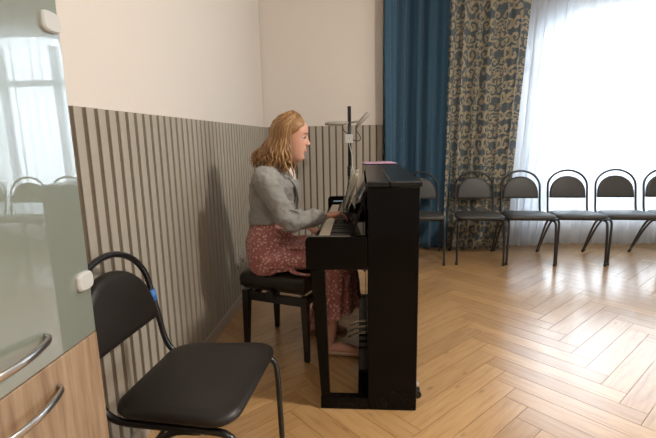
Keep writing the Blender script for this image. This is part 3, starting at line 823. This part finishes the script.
bm = B(); tube(bm, smooth_path([(0.075, -0.015, 1.38), (0.055, -0.02, 1.345), (0.075, -0.02, 1.31), (0.092, -0.02, 1.275), (0.075, -0.02, 1.252), (0.035, -0.02, 1.258), (0.026, -0.02, 1.27)], 6), 0.0035, 7); obj('cable', bm, M['dark_pl'], st, smooth=True)
bm = B(); tube(bm, smooth_path([(-0.06, -0.015, 1.392), (-0.045, -0.02, 1.34), (-0.02, -0.022, 1.318), (-0.005, -0.022, 1.30)], 6), 0.0035, 7); obj('cable', bm, M['dark_pl'], st, smooth=True)
bm = B(); tube(bm, smooth_path([(-0.004, -0.022, 1.24), (0.004, -0.022, 1.20), (0.020, -0.020, 1.13), (0.022, -0.02, 1.06), (0.012, -0.024, 0.98), (-0.01, -0.03, 0.88), (-0.05, -0.03, 0.70), (-0.09, -0.05, 0.3), (-0.09, -0.05, 0.01)], 6), 0.0035, 7)
o = obj('cable', bm, M['white_pl'], st, smooth=True); o['label'] = 'white cable hanging from the box'

# wall sockets low on the slats
for i, (y, z, lab) in enumerate(((3.12, 0.315, 'small pale wall socket low on the slatted wall, nearer of two by the bench'), (3.26, 0.33, 'small pale wall socket low on the slatted wall, farther of two by the bench'))):
    s_ = thing('wall_socket', lab, 'socket', (LX, y, z), 0, 'sockets on the slatted wall')
    bm = B(); box(bm, (0.0003, -0.032, -0.04), (0.012, 0.032, 0.04)); obj('socket_plate', bm, M['slat'], s_, bevel=0.003)
    bm = B(); cyl(bm, (0.0121, 0, 0), (0.0135, 0, 0), 0.018); obj('socket_face', bm, M['groove'], s_)

# ------------------------------------------------------------------ the woman at the piano (faces +x)
wo = thing('person', 'woman with long wavy blond hair in grey blazer and red floral skirt playing the piano', 'person', (-0.50, 2.52, 0))
WO = V((-0.50, 2.52, 0))
def L(p): return V(p) - WO
HS = 1.08
HM = Matrix.Translation(L((-0.416, 2.515, 1.146))) @ Matrix.Rotation(math.radians(7), 4, 'Y') @ Matrix.Scale(HS, 4)
def H(u, v_, w): return HM @ V((u, v_, w))
sec = [(-0.008, 0.060, 0.020, 0.014), (0.000, 0.070, 0.005, 0.026), (0.012, 0.0775, -0.005, 0.037), (0.030, 0.079, -0.020, 0.046), (0.055, 0.0835, -0.052, 0.054), (0.080, 0.085, -0.076, 0.061), (0.100, 0.0855, -0.088, 0.066),
       (0.122, 0.0825, -0.096, 0.070), (0.137, 0.087, -0.098, 0.072), (0.155, 0.090, -0.099, 0.0735), (0.180, 0.085, -0.096, 0.072), (0.202, 0.068, -0.082, 0.062), (0.220, 0.042, -0.058, 0.045), (0.230, 0.012, -0.030, 0.022)]
sec = [(w, f, b_ * 0.92, hw) for w, f, b_, hw in sec]
def head_ring(w, f, b_, hw, n=28, grow=0.0):
    r_ = []
    for k in range(n):
        a = 2 * PI * k / n; ca, sa = math.cos(a), math.sin(a)
        c0 = (f + b_) / 2 * 0.4; uu = c0 + ((f + grow - c0) * abs(ca) ** 0.85 if ca > 0 else -(c0 - b_ + grow) * abs(ca) ** 0.9)
        vv = (hw + grow) * math.copysign(abs(sa) ** 0.85, sa)
        r_.append(H(uu, vv, w))
    return r_
bm = B()
loft(bm, [head_ring(*s) for s in sec])
# nose, lips, brow ridge, chin, cheek
loft(bm, [[H(u_ + 0, v_ * hw, w) for u_, v_ in ((u0, -1), (u1, -0.35), (u1, 0.35), (u0, 1))] for w, u0, u1, hw in
          ((0.132, 0.074, 0.090, 0.009), (0.118, 0.074, 0.0945, 0.009), (0.104, 0.074, 0.1025, 0.011), (0.0945, 0.074, 0.1085, 0.0135), (0.0885, 0.074, 0.1065, 0.0145), (0.083, 0.072, 0.094, 0.012), (0.080, 0.070, 0.086, 0.008))])
for s in (-1, 1): ball(bm, H(0.0925, s * 0.011, 0.0885), (0.008, 0.0065, 0.006))
ball(bm, H(0.0835, 0, 0.0635), (0.009, 0.020, 0.0065)); ball(bm, H(0.0820, 0, 0.053), (0.0085, 0.018, 0.006)); ball(bm, H(0.070, 0, 0.018), (0.015, 0.020, 0.014))
for s in (-1, 1):
    pass
    # ear
    ball(bm, H(-0.012, s * 0.070, 0.105), (0.017, 0.008, 0.030))
# neck
tube(bm, [H(-0.028, 0, 0.075), H(-0.030, 0, 0.02), L((-0.488, 2.517, 1.09)), L((-0.515, 2.52, 1.02))], [(0.058, 0.056), (0.053, 0.052), (0.056, 0.058), (0.09, 0.11)], 20, up=(1, 0, 0))
# trunk (under the clothes) and limbs in one chain so the figure stays continuous
tube(bm, [L(p) for p in ((-0.512, 2.52, 1.09), (-0.515, 2.52, 1.02), (-0.515, 2.52, 0.90), (-0.525, 2.52, 0.78), (-0.54, 2.52, 0.66), (-0.54, 2.52, 0.56))],
     [(0.07, 0.13), (0.095, 0.16), (0.10, 0.145), (0.10, 0.13), (0.12, 0.16), (0.08, 0.13)], 20, up=(1, 0, 0))
ARMS = {}
# (shoulder, elbow, wrist)
RS, RE, RW = (-0.525, 2.338, 1.055), (-0.375, 2.268, 0.842), (-0.198, 2.430, 0.828)
LS, LE, LW = (-0.525, 2.690, 1.055), (-0.46, 2.775, 0.80), (-0.335, 2.70, 0.715)
for (s_, e_, w_) in ((RS, RE, RW), (LS, LE, LW)):
    tube(bm, smooth_path([L(s_), L(e_), L(w_)], 5), lerp_list([0.044, 0.036, 0.022], 5), 14)
# thighs, shins, feet
for (hip, kn, an, toe) in (((-0.53, 2.44, 0.575), (-0.110, 2.42, 0.585), (-0.188, 2.402, 0.085), (0.000, 2.395, 0.020)),
                           ((-0.53, 2.62, 0.575), (-0.125, 2.64, 0.590), (-0.300, 2.700, 0.085), (-0.115, 2.71, 0.020))):
    kx, ky, kz = kn
    tube(bm, [L(hip), L(kn)], [0.075, 0.052], 16)
    tube(bm, [L((kx - 0.01, ky, kz + 0.005)), L((kx + (an[0] - kx) * 0.35 - 0.02, ky, kz - 0.16)), L((kx + (an[0] - kx) * 0.65 - 0.008, (ky + an[1]) / 2, kz - 0.32)), L(an)], [0.050, 0.050, 0.040, 0.026], 16)
    tube(bm, [L((an[0] + 0.0, an[1], an[2] + 0.02)), L((an[0] - 0.018, an[1], 0.05)), L((an[0] - 0.01, an[1], 0.030))], [0.027, 0.028, 0.018], 14)
    tube(bm, [L((an[0] - 0.02, an[1], 0.036)), L((an[0] + 0.06, an[1], 0.050)), L((an[0] + 0.13, (an[1] + toe[1]) / 2, 0.034)), L((toe[0], toe[1], 0.022))], [(0.024, 0.026), (0.032, 0.030), (0.022, 0.036), (0.012, 0.024)], 14, up=(0, 0, 1))
# hands: palm, four unequal fingers, thumb
def hand(wrist, palm_end, across, fingers, thumb):
    w_ = V(wrist); p_ = V(palm_end); ac = V(across).normalized()
    mid = w_.lerp(p_, 0.5)
    tube(bm, [L(w_ - (p_ - w_) * 0.25), L(w_), L(mid), L(p_)], [(0.018, 0.022), (0.015, 0.025), (0.015, 0.035), (0.012, 0.036)], 14, up=(p_ - w_).cross(ac))
    for (off, j1, j2, tip, r_) in fingers:
        root = p_ + ac * off - (p_ - w_) * 0.15
        tube(bm, [L(root), L(p_ + ac * off + V(j1)), L(p_ + ac * off + V(j2)), L(p_ + ac * off + V(tip))], [r_ * 1.1, r_ * 1.05, r_ * 0.95, r_ * 0.72], 9)
    tube(bm, [L(mid + ac * 0.012), L(mid + ac * thumb[0][0] + V(thumb[0][1])), L(mid + ac * thumb[1][0] + V(thumb[1][1])), L(mid + ac * thumb[2][0] + V(thumb[2][1]))], [0.013, 0.011, 0.0098, 0.0075], 9)
# right hand over the keys: palm forward (+x), thumb on her left (+y)
hand(RW, (-0.132, 2.468, 0.838), (-0.45, 0.9, 0.0),
     [(0.026, (0.028, 0.006, 0.004), (0.042, 0.010, -0.020), (0.046, 0.012, -0.044), 0.0083),
      (0.009, (0.032, 0.004, 0.006), (0.050, 0.006, -0.019), (0.055, 0.008, -0.046), 0.0085),
      (-0.009, (0.030, 0.001, 0.004), (0.047, 0.002, -0.019), (0.052, 0.002, -0.045), 0.0082),
      (-0.027, (0.023, -0.003, 0.001), (0.036, -0.005, -0.020), (0.041, -0.006, -0.044), 0.0072)],
     [(0.034, (0.012, 0, -0.010)), (0.050, (0.030, 0, -0.024)), (0.054, (0.052, 0, -0.038))])
# left hand resting on the lap edge
hand(LW, (-0.282, 2.675, 0.690), (0.42, 0.9, 0.0),
     [(-0.026, (0.028, -0.010, 0.000), (0.048, -0.018, -0.014), (0.056, -0.022, -0.032), 0.0083),
      (-0.009, (0.032, -0.010, 0.001), (0.055, -0.018, -0.013), (0.065, -0.022, -0.032), 0.0085),
      (0.009, (0.030, -0.008, 0.000), (0.052, -0.016, -0.014), (0.062, -0.018, -0.032), 0.0082),
      (0.027, (0.023, -0.006, -0.002), (0.040, -0.010, -0.014), (0.048, -0.012, -0.030), 0.0072)],
     [(-0.034, (0.012, 0, -0.004)), (-0.048, (0.030, -0.008, -0.012)), (-0.050, (0.050, -0.014, -0.022))])
body = fuse(obj('body', bm, M['skin'], wo, smooth=True), 0.0036, 5, 0.45)
# eyes, lids, brows, lips
for s in (-1, 1):
    bm = B(); ball(bm, H(0.0690, s * 0.033, 0.121), 0.0122, 16, 12); e = obj('eye', bm, M['eye_w'], wo, smooth=True)
    bm = B(); ball(bm, H(0.0755, s * 0.034, 0.121), 0.0068, 14, 10); obj('iris', bm, M['iris'], e, smooth=True)
    bm = B(); tube(bm, smooth_path([H(0.0815, s * 0.018, 0.121), H(0.0838, s * 0.026, 0.1275), H(0.0815, s * 0.038, 0.1280), H(0.0715, s * 0.0470, 0.122)], 4), 0.0020, 6); obj('eyelash', bm, M['brow'], wo, smooth=True)
    bm = B(); tube(bm, smooth_path([H(0.0915, s * 0.014, 0.143), H(0.091, s * 0.028, 0.148), H(0.084, s * 0.042, 0.147), H(0.073, s * 0.053, 0.141)], 4), lerp_list([0.0020, 0.0024, 0.0020, 0.0010], 4), 6); obj('eyebrow', bm, M['brow'], wo, smooth=True)
bm = B()
tube(bm, smooth_path([H(0.075, -0.023, 0.0595), H(0.0885, -0.010, 0.0645), H(0.0920, 0, 0.0635), H(0.0885, 0.010, 0.0645), H(0.075, 0.023, 0.0595)], 4), lerp_list([0.0012, 0.0032, 0.0030, 0.0032, 0.0012], 4), 8)
tube(bm, smooth_path([H(0.075, -0.021, 0.0580), H(0.0870, -0.009, 0.0535), H(0.0895, 0, 0.0525), H(0.0870, 0.009, 0.0535), H(0.075, 0.021, 0.0580)], 4), lerp_list([0.0012, 0.0034, 0.0038, 0.0034, 0.0012], 4), 8)
obj('lips', bm, M['lips'], wo, smooth=True)

# hair: scalp cap plus wavy locks
bm = B(); tl_ = bm.verts.layers.float.new('tone')
def mark(before, tone):
    for i, v_ in enumerate(bm.verts):
        if i >= before: v_[tl_] = tone
rings = []
for (w, f, b_, hw) in sec[4:]:
    n = 28; r_ = []
    cut = {0.055: -0.045, 0.080: -0.030, 0.100: -0.012, 0.122: 0.012, 0.137: 0.030, 0.155: 0.050, 0.180: 0.072, 0.202: 0.064}.get(w, 1)
    for p in head_ring(w + 0.004, f, b_, hw, n, 0.009):
        q = HM.inverted() @ p
        if q.x > cut: q.x = cut + (q.x - cut) * 0.12; q.y *= 0.80
        r_.append(HM @ q)
    rings.append(r_)
rings.append([H(-0.008 + 0.014 * math.cos(2 * PI * k / 28), 0.012 * math.sin(2 * PI * k / 28), 0.249) for k in range(28)])
n0 = len(bm.verts); loft(bm, rings); bm.verts.ensure_lookup_table(); mark(n0, 0.5)
hr = random.Random(21)
def scalp(az, el):
    """point on the hair surface: az from the forehead round the head, el 90 at the crown"""
    ca, sa, ce, se = math.cos(az), math.sin(az), math.cos(el), math.sin(el)
    return V((-0.008 + (0.096 if ca > 0 else 0.097) * ca * ce, 0.085 * sa * ce, 0.132 + 0.117 * se))
for k in range(380):
    side = 1 if k % 2 else -1
    tt = hr.random()
    az = side * math.radians(78 + 102 * tt)                  # 62 = beside the face, 180 = back of the head
    g = 1 + hr.uniform(-0.02, 0.05)
    pts = []
    el0 = math.radians(hr.uniform(55, 84))
    azs = side * math.radians(25 + 60 * tt)
    for j in range(6):
        f = j / 5
        a_ = azs + (az - azs) * min(1, f * 1.6); e_ = el0 + (math.radians(-8) - el0) * f
        q = scalp(a_, e_) * 1.0; q = V((-0.008, 0, 0.132)) + (q - V((-0.008, 0, 0.132))) * g
        pts.append(H(q.x, q.y, q.z))
    # hang from ear level to the shoulders, backwards for the back locks
    p0 = pts[-1].copy()
    back = 1 - abs(abs(az) - PI) / math.radians(118)           # 0 by the face, 1 at the back
    length = hr.uniform(0.15, 0.235) * (1.0 - 0.22 * back)
    dx = (-0.02 - 0.085 * back + 0.045 * max(0, 1 - back / 0.4)) + hr.uniform(-0.02, 0.02)
    dy = side * (0.005 + 0.020 * (1 - back)) + hr.uniform(-0.02, 0.02)
    ph = hr.uniform(0, 6.28); wl = hr.uniform(1.2, 1.9); wa = hr.uniform(0.010, 0.021)
    nj = 14
    for j in range(1, nj + 1):
        f = j / nj
        amp_ = wa * f ** 1.2
        q = p0 + V((dx * f ** 1.15, dy * f, -length * f))
        q += V((amp_ * math.cos(ph + wl * 2 * PI * f), amp_ * math.sin(ph + wl * 2 * PI * f), 0.35 * amp_ * math.sin(ph * 2 + wl * 2 * PI * f)))
        pts.append(q)
    nn = len(pts); r0 = hr.uniform(0.0045, 0.0078)
    rad = [r0 * (0.55 + 0.45 * min(1, i / 4)) * (1.0 if i < nn - 5 else (0.12 + 0.88 * (nn - 1 - i) / 5)) for i in range(nn)]
    n0 = len(bm.verts); tube(bm, pts, rad, 6); mark(n0, hr.random())
obj('hair', bm, M['hair'], wo, smooth=True)

# blazer: torso and sleeves fused, then creased
bm = B()
def oval(c_, rx, ry, tilt=0.0, n=26, p=0.9):
    out = []
    for k in range(n):
        a = 2 * PI * k / n; ca, sa = math.cos(a), math.sin(a)
        x = rx * math.copysign(abs(ca) ** p, ca); y = ry * math.copysign(abs(sa) ** p, sa)
        out.append(L((c_[0] + x, c_[1] + y, c_[2] + tilt * x)))
    return out
TY = 2.518
loft(bm, [oval((-0.530, TY, 0.792), 0.136, 0.170, 0.12), oval((-0.527, TY, 0.825), 0.133, 0.160, 0.08), oval((-0.522, TY, 0.87), 0.132, 0.148), oval((-0.515, TY, 0.94), 0.138, 0.155), oval((-0.510, TY, 1.00), 0.136, 0.182), oval((-0.515, TY, 1.05), 0.118, 0.194),
          oval((-0.520, TY, 1.085), 0.095, 0.180), oval((-0.518, TY, 1.112), 0.078, 0.130), oval((-0.510, TY, 1.135), 0.068, 0.080)])
for (s_, e_, w_, sy) in ((RS, RE, RW, -1), (LS, LE, LW, 1)):
    sh_, el_, wr_ = V(s_), V(e_), V(w_)
    cuff = wr_ - (wr_ - el_).normalized() * 0.022
    up_ = sh_ + V((0.0, -sy * 0.055, 0.012))
    pts = [up_, sh_, sh_.lerp(el_, 0.35) + V((-0.012, sy * 0.006, 0)), sh_.lerp(el_, 0.75) + V((-0.010, sy * 0.004, 0)), el_ + V((-0.012, sy * 0.004, -0.012)), el_.lerp(wr_, 0.35) + V((0, 0, -0.010)), el_.lerp(wr_, 0.7) + V((0, 0, -0.004)), cuff]
    tube(bm, [L(p) for p in smooth_path(pts, 4)], lerp_list([0.055, 0.066, 0.061, 0.056, 0.055, 0.052, 0.045, 0.039], 4), 18)
    # folds gathered at the inner elbow and the armpit
    rf = random.Random(3 + sy)
    for q in range(11):
        f = rf.uniform(0.25, 1.5)
        base = sh_.lerp(el_, f) if f < 1 else el_.lerp(wr_, (f - 1) * 1.1)
        nxt = (el_ - sh_).normalized() if f < 1 else (wr_ - el_).normalized()
        a0 = rf.uniform(0, 6.28); ring = []
        side = nxt.cross(V((0, 0, 1))).normalized(); up3 = side.cross(nxt)
        for j in range(7):
            a = a0 + j * 0.32
            rr = 0.055 if f < 1 else 0.049
            ring.append(L(base + nxt * (j * 0.010 - 0.03) + side * rr * math.cos(a) + up3 * rr * math.sin(a)))
        tube(bm, ring, [0.002, 0.007, 0.011, 0.013, 0.011, 0.007, 0.002], 8)
blz = fuse(obj('blazer', bm, M['blazer'], wo, smooth=True), 0.005, 5, 0.5)
tx = bpy.data.textures.new('cloth_folds', 'CLOUDS'); tx.noise_scale = 0.06; tx.noise_depth = 2
md = blz.modifiers.new('folds', 'DISPLACE'); md.texture = tx; md.strength = 0.024; md.mid_level = 0.55; md.texture_coords = 'LOCAL'
# collar and lapels
bm = B()
for sy in (-1, 1):
    tube(bm, smooth_path([L((-0.592, TY, 1.128)), L((-0.565, TY + sy * 0.062, 1.138)), L((-0.505, TY + sy * 0.082, 1.128)), L((-0.440, TY + sy * 0.078, 1.085)), L((-0.398, TY + sy * 0.062, 1.035))], 5),
         lerp_list([(0.017, 0.007), (0.020, 0.007), (0.022, 0.007), (0.026, 0.007), (0.020, 0.006)], 1) if False else [(0.019, 0.008)] * 21, 10, up=(0, 0, 1))
    tube(bm, smooth_path([L((-0.412, TY + sy * 0.070, 1.050)), L((-0.378, TY + sy * 0.058, 1.000)), L((-0.366, TY + sy * 0.030, 0.930)), L((-0.378, TY + sy * 0.008, 0.865))], 5),
         [(0.028 * (1 - i / 22), 0.007) for i in range(16)], 10, up=(0.2, sy * 0.9, 0.1))
obj('lapel', bm, M['blazer_in'], wo, smooth=True)
bm = B()
for z in (0.86, 0.80): ball(bm, L((-0.388, TY - 0.004, z)), (0.006, 0.010, 0.010))
obj('button', bm, M['button'], wo, smooth=True)
bm = B(); loft(bm, [oval((-0.462, TY, 1.125), 0.050, 0.056), oval((-0.455, TY, 1.08), 0.070, 0.060), oval((-0.437, TY, 1.03), 0.058, 0.045), oval((-0.405, TY, 0.96), 0.030, 0.02)]); obj('blouse', bm, M['shirt'], wo, smooth=True)

# skirt: over the hips and thighs, then falling in gathers from the knees
bm = B()
tube(bm, [L(p) for p in ((-0.530, 2.525, 0.815), (-0.535, 2.525, 0.765), (-0.545, 2.53, 0.68), (-0.545, 2.53, 0.60), (-0.545, 2.53, 0.535), (-0.54, 2.53, 0.497))],
     [(0.115, 0.155), (0.125, 0.168), (0.140, 0.20), (0.145, 0.21), (0.135, 0.20), (0.115, 0.175)], 26, up=(1, 0, 0))
tube(bm, [L(p) for p in ((-0.60, 2.53, 0.585), (-0.45, 2.53, 0.592), (-0.30, 2.53, 0.597), (-0.17, 2.53, 0.592), (-0.075, 2.53, 0.575), (-0.040, 2.53, 0.56))],
     [(0.085, 0.20), (0.090, 0.215), (0.084, 0.215), (0.076, 0.205), (0.062, 0.19), (0.035, 0.16)], 26, up=(0, 0, 1))
rings = []
NS = 96
for i in range(9):
    t = i / 8; z = 0.60 - 0.375 * t
    r_ = []
    for k in range(NS):
        a = 2 * PI * k / NS
        fold = 1 + t * (0.05 * math.sin(13 * a + 0.6) + 0.03 * math.sin(21 * a + 2 + 2 * t)) 
        cx_ = -0.135 - 0.030 * t; rx = (0.098 + 0.060 * t) * fold; ry = (0.185 + 0.025 * t) * fold
        zz = z + 0.075 * t * math.cos(a) + 0.015 * t * math.sin(3 * a)
        r_.append(L((min(0.022, cx_ + rx * math.cos(a)), 2.53 + ry * math.sin(a), zz)))
    rings.append(r_)
loft(bm, rings)
# soft creases across the lap
rf = random.Random(8)
for q in range(22):
    x0 = rf.uniform(-0.62, -0.25); y0 = rf.uniform(2.33, 2.50); z0 = rf.uniform(0.60, 0.67)
    pts = []
    for j in range(7):
        f = j / 6; x = x0 + 0.20 * f
        pts.append(L((x, 2.325 + 0.03 * abs(math.sin(q)) + 0.02 * f, 0.545 + 0.13 * (q / 22) + 0.03 * math.sin(f * 3 + q) - 0.04 * f)))
    tube(bm, pts, [0.002, 0.007, 0.011, 0.012, 0.011, 0.007, 0.002], 8)
skt = fuse(obj('skirt', bm, M['floral'], wo, smooth=True), 0.006, 3, 0.5)
tx2 = bpy.data.textures.new('skirt_folds', 'CLOUDS'); tx2.noise_scale = 0.06; tx2.noise_depth = 2
md = skt.modifiers.new('folds', 'DISPLACE'); md.texture = tx2; md.strength = 0.016; md.mid_level = 0.55; md.texture_coords = 'LOCAL'
# shoes: low beige pumps with a strap
for (ax, ay, tx_, ty_) in ((-0.188, 2.402, 0.000, 2.395), (-0.300, 2.700, -0.115, 2.71)):
    bm = B(); rings = []
    for f, hw, ztop in ((0.0, 0.022, 0.062), (0.08, 0.030, 0.060), (0.25, 0.034, 0.040), (0.50, 0.036, 0.030), (0.72, 0.040, 0.034), (0.88, 0.036, 0.032), (0.97, 0.024, 0.024), (1.0, 0.012, 0.016)):
        x = ax - 0.052 + (tx_ + 0.018 - ax + 0.052) * f; y = ay + (ty_ - ay) * f
        rings.append([L((x, y + hw * math.cos(a), (0.003 + (ztop - 0.003) * (0.5 + 0.5 * math.sin(a))))) for a in [2 * PI * k / 16 for k in range(16)]])
    loft(bm, rings)
    sh_o = obj('shoe', bm, M['shoe'], wo, smooth=True)
    bm = B(); tube(bm, [L((ax + 0.0 + 0.036 * math.cos(a), ay + 0.032 * math.sin(a), 0.105 - 0.012 * math.cos(a))) for a in [2 * PI * k / 18 for k in range(19)]], 0.004, 6, up=(0, 0, 1)); obj('ankle_strap', bm, M['shoe'], sh_o, smooth=True)

# cabinet handles last: one on the glass door, one on the wooden drawer front
bm = None
handle(CABH[1], 0.03, 0.248, 0.900)
handle(CABH[0], 0.04, 0.262, 0.787)
